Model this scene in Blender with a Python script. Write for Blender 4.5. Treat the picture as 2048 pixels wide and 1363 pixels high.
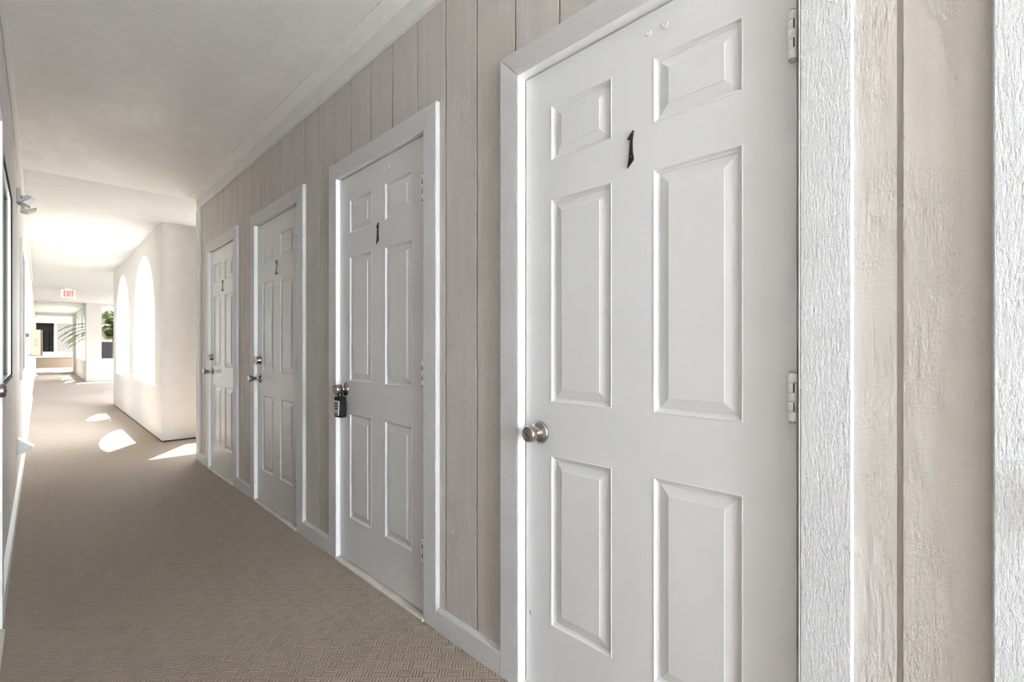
import bpy, bmesh, math, random
from mathutils import Vector, Matrix
random.seed(7)
for o in list(bpy.data.objects):
    bpy.data.objects.remove(o)
scn = bpy.context.scene
COL = scn.collection
PI = math.pi

# ------------------------------------------------------------------ camera, sky, sun, exposure
cam_d = bpy.data.cameras.new('camera')
cam = bpy.data.objects.new('camera', cam_d)
COL.objects.link(cam)
cam_d.sensor_fit = 'HORIZONTAL'
cam_d.sensor_width = 36.0
cam_d.lens = 36.0 * 945.0 / 2048.0
cam_d.shift_x = 0.0
cam_d.shift_y = (695.0 - 681.5) / 2048.0
cam_d.clip_start = 0.02
CAM_H = 1.142
cam.location = (0, 0, CAM_H)
cam.rotation_euler = (PI / 2, 0, -PI / 4)
scn.camera = cam

W = bpy.data.worlds.new('sky'); scn.world = W
W.use_nodes = True
wn = W.node_tree
bg = wn.nodes['Background']
bg.inputs['Color'].default_value = (0.82, 0.905, 1.0, 1)
bg.inputs['Strength'].default_value = 1.9

sun_d = bpy.data.lights.new('sun', 'SUN')
sun_d.energy = 4.0
sun_d.angle = math.radians(0.55)
sun_d.color = (1.0, 0.97, 0.935)
sun = bpy.data.objects.new('sun', sun_d); COL.objects.link(sun)
SUN = Vector((-0.36, -0.545, -1.0))
sun.rotation_euler = SUN.to_track_quat('-Z', 'Y').to_euler()
sun.location = (4, 6, 12)

scn.view_settings.view_transform = 'Standard'
scn.view_settings.look = 'None'
scn.view_settings.gamma = 1.0
scn.view_settings.use_curve_mapping = False
scn.view_settings.exposure = 3.95
cy = scn.cycles
cy.use_denoising = True
cy.max_bounces = 10
cy.diffuse_bounces = 7
cy.glossy_bounces = 4
cy.transmission_bounces = 4
cy.caustics_reflective = False
cy.caustics_refractive = False
cy.sample_clamp_indirect = 8.0
cy.blur_glossy = 1.0

# ------------------------------------------------------------------ mesh helpers
class MB:
    def __init__(s):
        s.v = []; s.f = []; s.sm = []
    def add(s, vs, fs, smooth=False):
        n = len(s.v)
        s.v += [tuple(p) for p in vs]
        for f in fs:
            s.f.append([n + i for i in f]); s.sm.append(smooth)
        return s
    def box(s, x0, x1, y0, y1, z0, z1):
        vs = [(x0,y0,z0),(x1,y0,z0),(x1,y1,z0),(x0,y1,z0),(x0,y0,z1),(x1,y0,z1),(x1,y1,z1),(x0,y1,z1)]
        return s.add(vs, [(3,2,1,0),(4,5,6,7),(0,1,5,4),(1,2,6,5),(2,3,7,6),(3,0,4,7)])
    def cbox(s, x0, x1, y0, y1, z0, z1, c):
        # box whose twelve edges are chamfered by c
        b = bmesh.new()
        bmesh.ops.create_cube(b, size=1.0)
        for v in b.verts:
            v.co = Vector(((x0+x1)/2 + v.co.x*(x1-x0), (y0+y1)/2 + v.co.y*(y1-y0), (z0+z1)/2 + v.co.z*(z1-z0)))
        bmesh.ops.bevel(b, geom=b.edges[:], offset=c, segments=2, affect='EDGES', profile=0.5)
        b.verts.index_update()
        s.add([v.co[:] for v in b.verts], [[v.index for v in f.verts] for f in b.faces])
        b.free(); return s
    def plate(s, poly, y0, y1, c=0.0):
        # polygon in (x, z), counter-clockwise seen from -y; front at y0, back at y1, front edge chamfered by c
        n = len(poly)
        def inset(d):
            if d == 0: return list(poly)
            out = []
            for i in range(n):
                p0, p1, p2 = Vector(poly[i-1]), Vector(poly[i]), Vector(poly[(i+1) % n])
                e1 = (p1-p0).normalized(); e2 = (p2-p1).normalized()
                n1 = Vector((-e1.y, e1.x)); n2 = Vector((-e2.y, e2.x))
                k = (n1+n2); k = k / max(0.2, k.dot(n1))
                out.append(tuple(p1 + k*d))
            return out
        fr = inset(c)
        vs = [(x, y0, z) for x, z in fr]; rings = 1
        if c: vs += [(x, y0+c, z) for x, z in poly]; rings = 2
        vs += [(x, y1, z) for x, z in poly]
        fs = [tuple(range(n))]
        for r in range(rings):
            a, b_ = r*n, (r+1)*n
            for i in range(n):
                j = (i+1) % n
                fs.append((a+i, b_+i, b_+j, a+j))
        fs.append(tuple(rings*n + i for i in reversed(range(n))))
        return s.add(vs, fs)
    def lathe(s, prof, o=(0,0,0), axis='-y', n=28, smooth=True, cap=True):
        # prof: (radius, distance along axis)
        vs = []
        for r, h in prof:
            for i in range(n):
                a = 2*PI*i/n
                p, q = r*math.cos(a), r*math.sin(a)
                if axis == '-y': vs.append((o[0]+p, o[1]-h, o[2]+q))
                elif axis == 'z': vs.append((o[0]+p, o[1]+q, o[2]+h))
                elif axis == 'x': vs.append((o[0]+h, o[1]+p, o[2]+q))
        fs = []
        for k in range(len(prof)-1):
            for i in range(n):
                j = (i+1) % n
                f = (k*n+i, k*n+j, (k+1)*n+j, (k+1)*n+i)
                fs.append(f)
        s.add(vs, fs, smooth)
        if cap:
            m = len(s.v) - len(vs)
            k = len(prof)-1
            s.f.append([m+k*n+i for i in range(n)]); s.sm.append(False)
            s.f.append([m+i for i in reversed(range(n))]); s.sm.append(False)
        return s
    def tube(s, pts, r, n=8, smooth=True):
        pts = [Vector(p) for p in pts]
        rs = r if isinstance(r, (list, tuple)) else [r]*len(pts)
        vs = []
        up = Vector((0.13, 0.2, 1)).normalized()
        for k, p in enumerate(pts):
            t = (pts[min(k+1, len(pts)-1)] - pts[max(k-1, 0)]).normalized()
            a = t.cross(up)
            if a.length < 1e-3: a = t.cross(Vector((1,0,0)))
            a.normalize(); b_ = t.cross(a)
            for i in range(n):
                w = 2*PI*i/n
                vs.append(p + a*(rs[k]*math.cos(w)) + b_*(rs[k]*math.sin(w)))
        fs = []
        for k in range(len(pts)-1):
            for i in range(n):
                j = (i+1) % n
                fs.append((k*n+i, k*n+j, (k+1)*n+j, (k+1)*n+i))
        fs.append(tuple(reversed(range(n)))); fs.append(tuple((len(pts)-1)*n+i for i in range(n)))
        return s.add(vs, fs, smooth)
    def build(s, name, mat, parent=None):
        me = bpy.data.meshes.new(name)
        me.from_pydata(s.v, [], s.f)
        bm = bmesh.new(); bm.from_mesh(me)
        bmesh.ops.recalc_face_normals(bm, faces=bm.faces[:])
        bm.to_mesh(me); bm.free()
        me.polygons.foreach_set('use_smooth', s.sm[:len(me.polygons)])
        me.materials.append(mat)
        o = bpy.data.objects.new(name, me); COL.objects.link(o)
        if parent: o.parent = parent
        return o

def tag(o, label=None, cat=None, group=None, kind=None):
    if label: o['label'] = label
    if cat: o['category'] = cat
    if group: o['group'] = group
    if kind: o['kind'] = kind
    return o

def empty(name, loc=(0,0,0), rz=0.0):
    o = bpy.data.objects.new(name, None); COL.objects.link(o)
    o.location = loc; o.rotation_euler = (0, 0, rz); o.empty_display_size = 0.1
    return o

def struct(o, label=None):
    o['kind'] = 'structure'
    if label: o['label'] = label
    return o

# ------------------------------------------------------------------ materials
class NT:
    def __init__(s, name):
        s.m = bpy.data.materials.new(name); s.m.use_nodes = True
        s.t = s.m.node_tree; s.b = s.t.nodes['Principled BSDF']
        s.geo = None
    def n(s, typ, **kw):
        nd = s.t.nodes.new(typ)
        for k, v in kw.items():
            setattr(nd, k, v)
        return nd
    def link(s, a, b): s.t.links.new(a, b)
    def pos(s, sx=1, sy=1, sz=1, rz=0.0, wrap=None):
        if not s.geo: s.geo = s.n('ShaderNodeNewGeometry')
        mp = s.n('ShaderNodeMapping')
        mp.vector_type = 'POINT'
        mp.inputs['Scale'].default_value = (sx, sy, sz)
        mp.inputs['Rotation'].default_value = (0, 0, rz)
        s.link(s.geo.outputs['Position'], mp.inputs['Vector'])
        return mp.outputs['Vector']
    def noise(s, vec, scale=1.0, detail=4.0, rough=0.55, dist=0.0):
        nd = s.n('ShaderNodeTexNoise')
        nd.inputs['Scale'].default_value = scale
        nd.inputs['Detail'].default_value = detail
        nd.inputs['Roughness'].default_value = rough
        nd.inputs['Distortion'].default_value = dist
        s.link(vec, nd.inputs['Vector'])
        return nd.outputs['Fac']
    def ramp(s, fac, stops):
        nd = s.n('ShaderNodeValToRGB')
        el = nd.color_ramp.elements
        while len(el) < len(stops): el.new(0.5)
        for e, (p, c) in zip(el, stops):
            e.position = p
            e.color = (c, c, c, 1) if not isinstance(c, tuple) else (*c, 1)
        s.link(fac, nd.inputs['Fac'])
        return nd.outputs['Color']
    def mth(s, op, a, b=None, c=None):
        nd = s.n('ShaderNodeMath', operation=op)
        for i, v in enumerate((a, b, c)):
            if v is None: continue
            if isinstance(v, (int, float)): nd.inputs[i].default_value = v
            else: s.link(v, nd.inputs[i])
        return nd.outputs[0]
    def mix(s, fac, a, b):
        nd = s.n('ShaderNodeMix', data_type='RGBA')
        for sock, v in ((nd.inputs[0], fac), (nd.inputs[6], a), (nd.inputs[7], b)):
            if isinstance(v, (int, float)): sock.default_value = v
            elif isinstance(v, tuple): sock.default_value = (*v, 1)
            else: s.link(v, sock)
        return nd.outputs[2]
    def bump(s, h, strength=0.5, dist=0.002, prev=None):
        nd = s.n('ShaderNodeBump')
        nd.inputs['Strength'].default_value = strength
        nd.inputs['Distance'].default_value = dist
        s.link(h, nd.inputs['Height'])
        if prev is not None: s.link(prev, nd.inputs['Normal'])
        return nd.outputs['Normal']
    def done(s, color, rough=0.5, normal=None, metal=0.0, spec=0.5):
        if isinstance(color, tuple): s.b.inputs['Base Color'].default_value = (*color, 1)
        else: s.link(color, s.b.inputs['Base Color'])
        if isinstance(rough, (int, float)): s.b.inputs['Roughness'].default_value = rough
        else: s.link(rough, s.b.inputs['Roughness'])
        s.b.inputs['Metallic'].default_value = metal
        s.b.inputs['Specular IOR Level'].default_value = spec
        if normal is not None: s.link(normal, s.b.inputs['Normal'])
        return s.m

def m_rough_board(name, col, axis='z', amp=1.0):
    # thick white paint over rough-sawn wood, grain along one axis
    t = NT(name)
    lo, hi = 24.0, 140.0
    sc = {'z': (hi, hi, lo), 'y': (hi, lo, hi), 'x': (lo, hi, hi)}[axis]
    g1 = t.noise(t.pos(*(v*1.5 if v > 100 else v*2.2 for v in sc)), 1.0, 5.0, 0.68, 0.25)
    g2 = t.noise(t.pos(*(v*0.5 for v in sc)), 1.0, 5.0, 0.7, 0.5)
    g3 = t.noise(t.pos(1,1,1), 420.0, 2.0, 0.5)
    h = t.mth('ADD', t.mth('MULTIPLY', t.ramp(g1, [(0.3, 0.0), (0.62, 1.0)]), 0.55),
              t.mth('ADD', t.mth('MULTIPLY', g2, 0.6), t.mth('MULTIPLY', g3, 0.42)))
    nrm = t.bump(h, 0.95*amp, 0.0052)
    v = t.noise(t.pos(1,1,1), 5.0, 3.0)
    c = t.mix(t.ramp(v, [(0.35, 0.0), (0.7, 1.0)]), tuple(x*0.965 for x in col), col)
    return t.done(c, 0.42, nrm, spec=0.45)

def m_siding(name, c1, c2, amp=1.0, wear=False):
    t = NT(name)
    g1 = t.noise(t.pos(70, 70, 6), 1.0, 5.0, 0.62, 0.8)
    g2 = t.noise(t.pos(1, 1, 0.5), 260.0, 2.0, 0.6)
    patch = t.noise(t.pos(1, 1, 0.45), 9.0, 4.0, 0.6, 0.4)
    saw = t.noise(t.pos(1.2, 1.2, 330), 1.0, 2.0, 0.5)
    msk = t.ramp(patch, [(0.42, 0.25), (0.62, 1.0)])
    h = t.mth('MULTIPLY', t.mth('ADD', t.mth('MULTIPLY', g1, 1.2), t.mth('MULTIPLY', g2, 0.9)), msk)
    h = t.mth('ADD', h, t.mth('MULTIPLY', saw, 0.16))
    nrm = t.bump(h, 0.8*amp, 0.0034)
    streak = t.noise(t.pos(38, 38, 1.6), 1.0, 4.0, 0.6)
    big = t.noise(t.pos(1, 1, 0.5), 2.2, 3.0)
    c = t.mix(t.ramp(t.mth('ADD', t.mth('MULTIPLY', streak, 0.6), t.mth('MULTIPLY', big, 0.4)), [(0.38, 0.0), (0.64, 1.0)]), c1, c2)
    if wear:
        # chipped paint, only far along the wall
        sy = t.n('ShaderNodeSeparateXYZ'); t.link(t.geo.outputs['Position'], sy.inputs[0])
        far = t.n('ShaderNodeMapRange'); far.inputs['From Min'].default_value = 2.3; far.inputs['From Max'].default_value = 3.3
        t.link(sy.outputs[1], far.inputs['Value'])
        ch = t.ramp(t.noise(t.pos(150, 110, 55), 1.0, 3.0, 0.6), [(0.63, 0.0), (0.70, 1.0)])
        zone = t.ramp(t.noise(t.pos(8, 8, 1.4), 1.0, 3.0), [(0.46, 0.0), (0.60, 1.0)])
        w = t.mth('MULTIPLY', t.mth('MULTIPLY', ch, zone), far.outputs[0])
        c = t.mix(t.mth('MULTIPLY', far.outputs[0], 0.35), c, (0.66, 0.62, 0.585))
        c = t.mix(t.mth('MULTIPLY', w, 0.75), c, (0.25, 0.19, 0.15))
    return t.done(c, 0.48, nrm, spec=0.4)

def m_plain(name, col, rough=0.5, metal=0.0, spec=0.5, bump=0.0, bscale=200.0, vary=0.03):
    t = NT(name)
    v = t.noise(t.pos(1,1,1), 6.0, 3.0)
    c = t.mix(t.ramp(v, [(0.3, 0.0), (0.7, 1.0)]), tuple(x*(1-vary) for x in col), tuple(min(1, x*(1+vary)) for x in col))
    nrm = None
    if bump:
        nrm = t.bump(t.noise(t.pos(1,1,1), bscale, 3.0, 0.6), bump, 0.002)
    return t.done(c, rough, nrm, metal, spec)

def m_door(name, col):
    t = NT(name)
    v = t.noise(t.pos(1,1,0.4), 4.0, 3.0)
    c = t.mix(t.ramp(v, [(0.3, 0.0), (0.7, 1.0)]), tuple(x*0.98 for x in col), col)
    brush = t.noise(t.pos(220, 220, 14), 1.0, 3.0, 0.6, 0.3)
    speck = t.ramp(t.noise(t.pos(1,1,1), 95.0, 1.0), [(0.74, 0.0), (0.80, 1.0)])
    nrm = t.bump(t.mth('ADD', t.mth('MULTIPLY', brush, 0.5), t.mth('MULTIPLY', speck, 0.8)), 0.22, 0.0012)
    return t.done(c, 0.3, nrm, spec=0.45)

def m_plywood(name, c1, c2):
    t = NT(name)
    grain = t.noise(t.pos(5.5, 75, 40), 1.0, 5.0, 0.65, 1.4)
    cath = t.n('ShaderNodeTexWave', wave_type='RINGS', rings_direction='SPHERICAL')
    cath.inputs['Scale'].default_value = 7.0
    cath.inputs['Distortion'].default_value = 7.0
    cath.inputs['Detail'].default_value = 3.0
    cath.inputs['Detail Scale'].default_value = 1.2
    mp = t.n('ShaderNodeMapping')
    mp.inputs['Location'].default_value = (-0.55, -0.75, 0)
    mp.inputs['Scale'].default_value = (1.0, 0.26, 1.0)
    t.link(t.geo.outputs['Position'], mp.inputs['Vector'])
    t.link(mp.outputs['Vector'], cath.inputs['Vector'])
    big = t.noise(t.pos(1, 0.55, 1), 1.7, 3.0, 0.5)
    wmask = t.ramp(big, [(0.46, 0.0), (0.62, 1.0)])
    spots = t.ramp(t.noise(t.pos(60, 60, 60), 1.0, 1.0), [(0.72, 0.0), (0.80, 1.0)])
    f = t.mth('ADD', t.mth('MULTIPLY', t.ramp(grain, [(0.35, 0.0), (0.65, 1.0)]), 0.65), t.mth('MULTIPLY', t.mth('MULTIPLY', cath.outputs['Fac'], wmask), 0.45))
    c = t.mix(f, c1, c2)
    rg = t.ramp(big, [(0.45, 0.62), (0.65, 0.42)])
    nrm = t.bump(t.mth('ADD', t.mth('ADD', f, t.mth('MULTIPLY', spots, 0.6)), t.mth('MULTIPLY', t.noise(t.pos(1,1,1), 160.0, 3.0), 0.5)), 0.4, 0.002)
    return t.done(c, rg, nrm, spec=0.5)

def m_carpet():
    t = NT('basketweave_carpet')
    cell = 0.0442
    v = t.pos(1/cell, 1/cell, 1, PI/4)
    sp = t.n('ShaderNodeSeparateXYZ'); t.link(v, sp.inputs[0])
    u, w = sp.outputs[0], sp.outputs[1]
    fu, fw = t.mth('FLOOR', u), t.mth('FLOOR', w)
    ru, rw = t.mth('SUBTRACT', u, fu), t.mth('SUBTRACT', w, fw)
    par = t.mth('FLOORED_MODULO', t.mth('ADD', fu, fw), 2.0)
    def ribs(r):
        return t.mth('MULTIPLY', t.mth('ADD', t.mth('COSINE', t.mth('MULTIPLY', r, 2*PI*4)), 1.0), 0.5)
    a, b_ = ribs(ru), ribs(rw)
    rib = t.mth('ADD', t.mth('MULTIPLY', a, par), t.mth('MULTIPLY', b_, t.mth('SUBTRACT', 1.0, par)))
    def edge(r):
        return t.mth('MULTIPLY', t.mth('ABSOLUTE', t.mth('SUBTRACT', r, 0.5)), 2.0)
    e = t.mth('MAXIMUM', edge(ru), edge(rw))
    border = t.ramp(e, [(0.86, 0.0), (0.96, 0.75)])
    rib = t.mth('MAXIMUM', rib, border)
    cmb = t.n('ShaderNodeCombineXYZ'); t.link(fu, cmb.inputs[0]); t.link(fw, cmb.inputs[1])
    wn_ = t.n('ShaderNodeTexWhiteNoise', noise_dimensions='2D'); t.link(cmb.outputs[0], wn_.inputs['Vector'])
    fib = t.noise(t.pos(1,1,1), 900.0, 2.0, 0.7)
    loops = t.noise(t.pos(1,1,1), 330.0, 2.0, 0.6)
    big = t.noise(t.pos(1,1,1), 1.3, 3.0)
    c = t.mix(t.ramp(rib, [(0.15, 0.0), (0.85, 1.0)]), (0.225, 0.163, 0.119), (0.475, 0.378, 0.290))
    c = t.mix(t.mth('MULTIPLY', wn_.outputs['Value'], 0.35), c, (0.270, 0.200, 0.150))
    c = t.mix(t.ramp(loops, [(0.62, 0.0), (0.74, 0.55)]), c, (0.42, 0.36, 0.30))
    c = t.mix(t.ramp(fib, [(0.3, 0.45), (0.55, 0.0)]), c, (0.115, 0.085, 0.065))
    c = t.mix(t.ramp(big, [(0.35, 0.0), (0.75, 0.2)]), c, (0.30, 0.245, 0.2))
    h = t.mth('ADD', rib, t.mth('MULTIPLY', loops, 0.6))
    nrm = t.bump(h, 0.65, 0.004)
    t.b.inputs['Sheen Weight'].default_value = 0.25
    t.b.inputs['Sheen Roughness'].default_value = 0.5
    return t.done(c, 0.85, nrm, spec=0.25)

WHITE = (0.79, 0.79, 0.79)
M = {}
M['case_z'] = m_rough_board('rough_white_board_upright', WHITE, 'z')
M['case_y'] = m_rough_board('rough_white_board_level', WHITE, 'y')
M['trim'] = m_plain('trim_paint', (0.78, 0.78, 0.76), 0.4, bump=0.15, bscale=90)
M['jamb'] = m_plain('jamb_paint', (0.84, 0.84, 0.83), 0.35, bump=0.06, bscale=120)
M['door'] = m_door('door_paint', (0.715, 0.72, 0.72))
M['siding'] = m_siding('taupe_siding', (0.535, 0.50, 0.46), (0.58, 0.55, 0.515), 1.0, True)
M['siding_left'] = m_siding('weathered_siding', (0.64, 0.615, 0.585), (0.74, 0.72, 0.70), 1.2)
M['ply'] = m_plywood('painted_plywood', (0.79, 0.768, 0.742), (0.90, 0.886, 0.866))
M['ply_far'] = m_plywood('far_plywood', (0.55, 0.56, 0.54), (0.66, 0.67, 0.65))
M['stucco'] = m_plain('cream_stucco', (0.63, 0.612, 0.588), 0.8, spec=0.25, bump=0.35, bscale=110)
M['white_stucco'] = m_plain('white_ceiling_stucco', (0.70, 0.70, 0.695), 0.75, spec=0.25, bump=0.15, bscale=110)
M['carpet'] = m_carpet()
M['concrete'] = m_plain('concrete', (0.82, 0.815, 0.80), 0.85, spec=0.2, bump=0.2, bscale=60, vary=0.06)
M['paving'] = m_plain('low_bounce_paving', (0.13, 0.12, 0.105), 0.9, spec=0.15, bump=0.3, bscale=50, vary=0.08)  # kept dark to limit light bounced into the passage
M['garden'] = m_plain('garden_ground', (0.21, 0.215, 0.15), 0.95, spec=0.1, bump=0.8, bscale=14, vary=0.25)
M['sill'] = m_plain('weathered_threshold', (0.62, 0.575, 0.53), 0.55, bump=0.35, bscale=150, vary=0.14)
M['nickel'] = m_plain('satin_nickel', (0.43, 0.395, 0.36), 0.24, metal=1.0, vary=0.05)
M['nickel_dark'] = m_plain('worn_nickel', (0.36, 0.32, 0.28), 0.32, metal=1.0, vary=0.1)
M['black'] = m_plain('black_iron', (0.012, 0.012, 0.012), 0.42, spec=0.4)
M['grey_iron'] = m_plain('grey_iron', (0.13, 0.12, 0.115), 0.4, metal=0.3)
M['rubber'] = m_plain('black_rubber', (0.014, 0.014, 0.017), 0.62, spec=0.25, bump=0.1, bscale=300)
M['pad'] = m_plain('grey_keypad', (0.50, 0.50, 0.47), 0.4)
M['hinge'] = m_plain('painted_hinge', (0.82, 0.815, 0.80), 0.4, bump=0.5, bscale=420, vary=0.1)
M['hinge_rust'] = m_plain('rusty_pin', (0.44, 0.36, 0.30), 0.5, metal=0.0, vary=0.3)
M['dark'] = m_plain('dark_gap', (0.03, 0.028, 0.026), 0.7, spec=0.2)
M['chip'] = m_plain('paint_chip', (0.36, 0.36, 0.38), 0.6)
M['alu'] = m_plain('mill_aluminium', (0.70, 0.70, 0.70), 0.32, metal=0.85)
M['track'] = m_plain('window_track', (0.16, 0.16, 0.155), 0.5)
M['beige'] = m_plain('beige_sash', (0.52, 0.50, 0.46), 0.5)
M['glass'] = m_plain('window_glass', (0.045, 0.05, 0.055), 0.06, spec=0.7)
M['lamp_grey'] = m_plain('lamp_grey', (0.52, 0.50, 0.48), 0.5)
M['lamp_white'] = m_plain('lamp_white', (0.82, 0.82, 0.81), 0.45)
M['lens'] = m_plain('ribbed_lens', (0.93, 0.93, 0.93), 0.2, bump=0.5, bscale=70)
M['exit_white'] = m_plain('exit_white', (0.80, 0.79, 0.78), 0.4)
M['exit_red'] = m_plain('exit_red', (0.75, 0.10, 0.09), 0.4)
M['cab_cream'] = m_plain('cream_panel', (0.84, 0.74, 0.52), 0.5)
M['cab_brown'] = m_plain('brown_box', (0.22, 0.15, 0.075), 0.55)
M['panel_tan'] = m_plain('tan_panel', (0.20, 0.148, 0.105), 0.6)
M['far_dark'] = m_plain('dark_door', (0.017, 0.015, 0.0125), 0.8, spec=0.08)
M['far_beige'] = m_siding('far_siding', (0.20, 0.175, 0.155), (0.24, 0.215, 0.195), 0.6)
M['fence'] = m_plain('dark_fence', (0.012, 0.0105, 0.0115), 0.8, spec=0.08, vary=0.12)
M['trunk'] = m_plain('palm_trunk', (0.16, 0.12, 0.085), 0.85, bump=0.8, bscale=40, vary=0.2)
def m_leaf():
    t = NT('palm_leaf')
    v = t.noise(t.pos(1,1,1), 7.0, 2.0)
    c = t.mix(t.ramp(v, [(0.35, 0.0), (0.65, 1.0)]), (0.035, 0.062, 0.018), (0.115, 0.14, 0.045))
    t.b.inputs['Transmission Weight'].default_value = 0.0
    return t.done(c, 0.4, None, spec=0.5)
M['leaf'] = m_leaf()
M['rachis'] = m_plain('leaf_stalk', (0.22, 0.24, 0.09), 0.5)

# ------------------------------------------------------------------ dimensions (metres; corridor runs along +Y)
XC, XS = 1.132, 1.152          # casing face and siding face of the right wall
XL = -0.125                    # siding face of the left wall
Y_LEFT = -3.5                  # near end of the left wall
H1, H2 = 2.645, 2.660          # plywood ceiling, stucco ceiling
Y_BACK, Y_END = -3.5, 5.686    # right wall from behind the camera to the passage

# ------------------------------------------------------------------ ground and floor
b = MB()
b.box(-14, 40, -40, 5.0, -0.4, -0.02)
struct(b.build('ground', M['concrete']), 'pale concrete ground outside the covered walkway')
b = MB(); b.box(-14, 40, 5.0, 70, -0.4, -0.02)
struct(b.build('ground_garden', M['garden']), 'planted ground of the courtyards')
b = MB(); b.box(3.6, 16, 5.0, 8.4, -0.03, -0.005)  # unseen ground strip added for sunlight bounced into the passage
struct(b.build('bounce_path', M['paving']), 'unseen dark paving added to set light bounced into the passage')
b = MB(); b.box(-0.15, 1.30, Y_BACK, 33.4, -0.02, 0.0); b.box(1.30, 3.6, 5.686, 7.03, -0.02, 0.0); b.box(1.30, 3.6, 12.35, 21.45, -0.02, 0.0)
struct(b.build('floor', M['carpet']), 'brown carpet in a small basketweave of ribbed squares')

# ------------------------------------------------------------------ walls of siding boards
def cells(lo, hi, z0, z1, opens):
    # rectangles left of [lo,hi]x[z0,z1] after the openings (y0,y1,za,zb) are cut out
    cuts = sorted({lo, hi} | {v for o in opens for v in o[:2] if lo < v < hi})
    out = []
    for a, c in zip(cuts, cuts[1:]):
        m = (a+c)/2
        sp = sorted((o[2], o[3]) for o in opens if o[0] < m < o[1])
        z = z0
        for za, zb in sp:
            if za > z: out.append((a, c, z, za))
            z = max(z, zb)
        if z < z1: out.append((a, c, z, z1))
    return out

def boarded_wall(name, label, xface, sgn, y0, y1, grooves, opens, ztop, mat, back_deep=0.30):
    # sgn +1: the room is on the -x side of the wall; -1: on the +x side. boards are 9 mm proud of the core
    xb = xface + sgn*0.009
    core = MB()
    for a, c, za, zb in cells(y0, y1, 0.0, ztop, opens):
        xs = sorted((xb, xb + sgn*0.12)); core.box(xs[0], xs[1], a, c, za, zb)
    xs = sorted((xb + sgn*0.12, xb + sgn*back_deep)); core.box(xs[0], xs[1], y0, y1, 0.0, ztop)
    w = struct(core.build(name, mat), label)
    gs = [y0] + sorted(g for g in grooves if y0 + 0.02 < g < y1 - 0.02) + [y1]
    for g0, g1 in zip(gs, gs[1:]):
        a, c = g0 + 0.005, g1 - 0.005
        bm = MB(); n = 0
        for p, q, za, zb in cells(a, c, 0.0, ztop, opens):
            xs = sorted((xface, xb)); bm.box(xs[0], xs[1], p, q, za, zb); n += 1
        if n: bm.build('siding_board', mat, w)
    return w

DOORS_R = [(0.275, 1.107), (1.654, 2.480), (3.034, 3.858), (4.392, 5.213), (-0.925, -0.098)]
HEAD = 2.054
grooves_r = [5.359,5.16,4.957,4.757,4.553,4.353,4.161,3.964,3.761,3.551,3.348,3.143,2.947,2.746,2.545,2.341,2.135,1.932,1.728,1.528,1.337,1.136,0.942,
             0.735,0.528,0.32,0.113,-0.09,-0.293,-0.496,-0.7,-0.903,-1.106,-1.31,-1.513,-1.716,-1.92,-2.12]
boarded_wall('wall_right', 'taupe vertical siding wall with grooves, holding the row of doors', XS, 1, Y_BACK, Y_END, grooves_r,
             [(a, c, 0.0, HEAD) for a, c in DOORS_R], H1, M['siding'])
# end of the right wall, facing the passage, and the rooms' back and roof
b = MB(); b.box(XS+0.006, 6.0, Y_END-0.15, Y_END, 0, H2); b.box(5.85, 6.0, Y_BACK, Y_END, 0, H2); b.box(XS+0.1, 6.0, Y_BACK, Y_BACK+0.15, 0, H1)
struct(b.build('wall_passage', M['siding']), 'end wall of the room block beside the sunlit passage')

WIN1 = (3.15, 4.30, 0.967, 2.070)
WIN2 = (6.11, 7.05, 0.935, 2.03)
DOORS_L = [(1.970, 2.792), (8.67, 9.49)]
grooves_l = [Y_LEFT + 0.18 + 0.2032*k for k in range(84)]
boarded_wall('wall_left', 'pale weathered siding wall along the left of the walkway', XL, -1, Y_LEFT, 15.0, grooves_l,
             [(a, c, 0.0, HEAD) for a, c in DOORS_L] + [WIN1, WIN2], H1, M['siding_left'])
b = MB(); b.box(XL-0.30, XL, 15.0, 34.2, 0, H2)
b.box(-5.0, XL-0.30, Y_LEFT+0.2, 34.2, 0, H2+0.25)
struct(b.build('wall_left_far', M['stucco']), 'smooth pale left wall at the far end')

# ------------------------------------------------------------------ ceilings
ce = struct(MB().box(XL-0.3, 6.0, Y_BACK-0.3, 5.70, H1+0.012, H1+0.30).build('ceiling', M['ply']), 'painted plywood ceiling over the doors')
ys = [Y_BACK, -1.61, 0.83, 3.27, 5.70]
for a, c in zip(ys, ys[1:]):
    for x0, x1 in ((XL, 0.737), (0.737, XS)):
        MB().box(x0, x1, a+0.0006, c-0.0006, H1, H1+0.012).build('plywood_sheet', M['ply'], ce)
b = MB()
b.box(XL-0.3, 5.0, 5.70, 7.36, H2, H2+0.25); b.box(XL-0.3, 1.38, 7.36, 12.35, H2, H2+0.25); b.box(XL-0.3, 3.6, 12.35, 21.78, H2, H2+0.25)
struct(b.build('ceiling_stucco', M['white_stucco']), 'smooth white ceiling past the plywood')
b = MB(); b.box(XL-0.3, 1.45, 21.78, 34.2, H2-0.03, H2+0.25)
struct(b.build('ceiling_far', M['ply_far']), 'grey rough ceiling at the far end')

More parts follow.
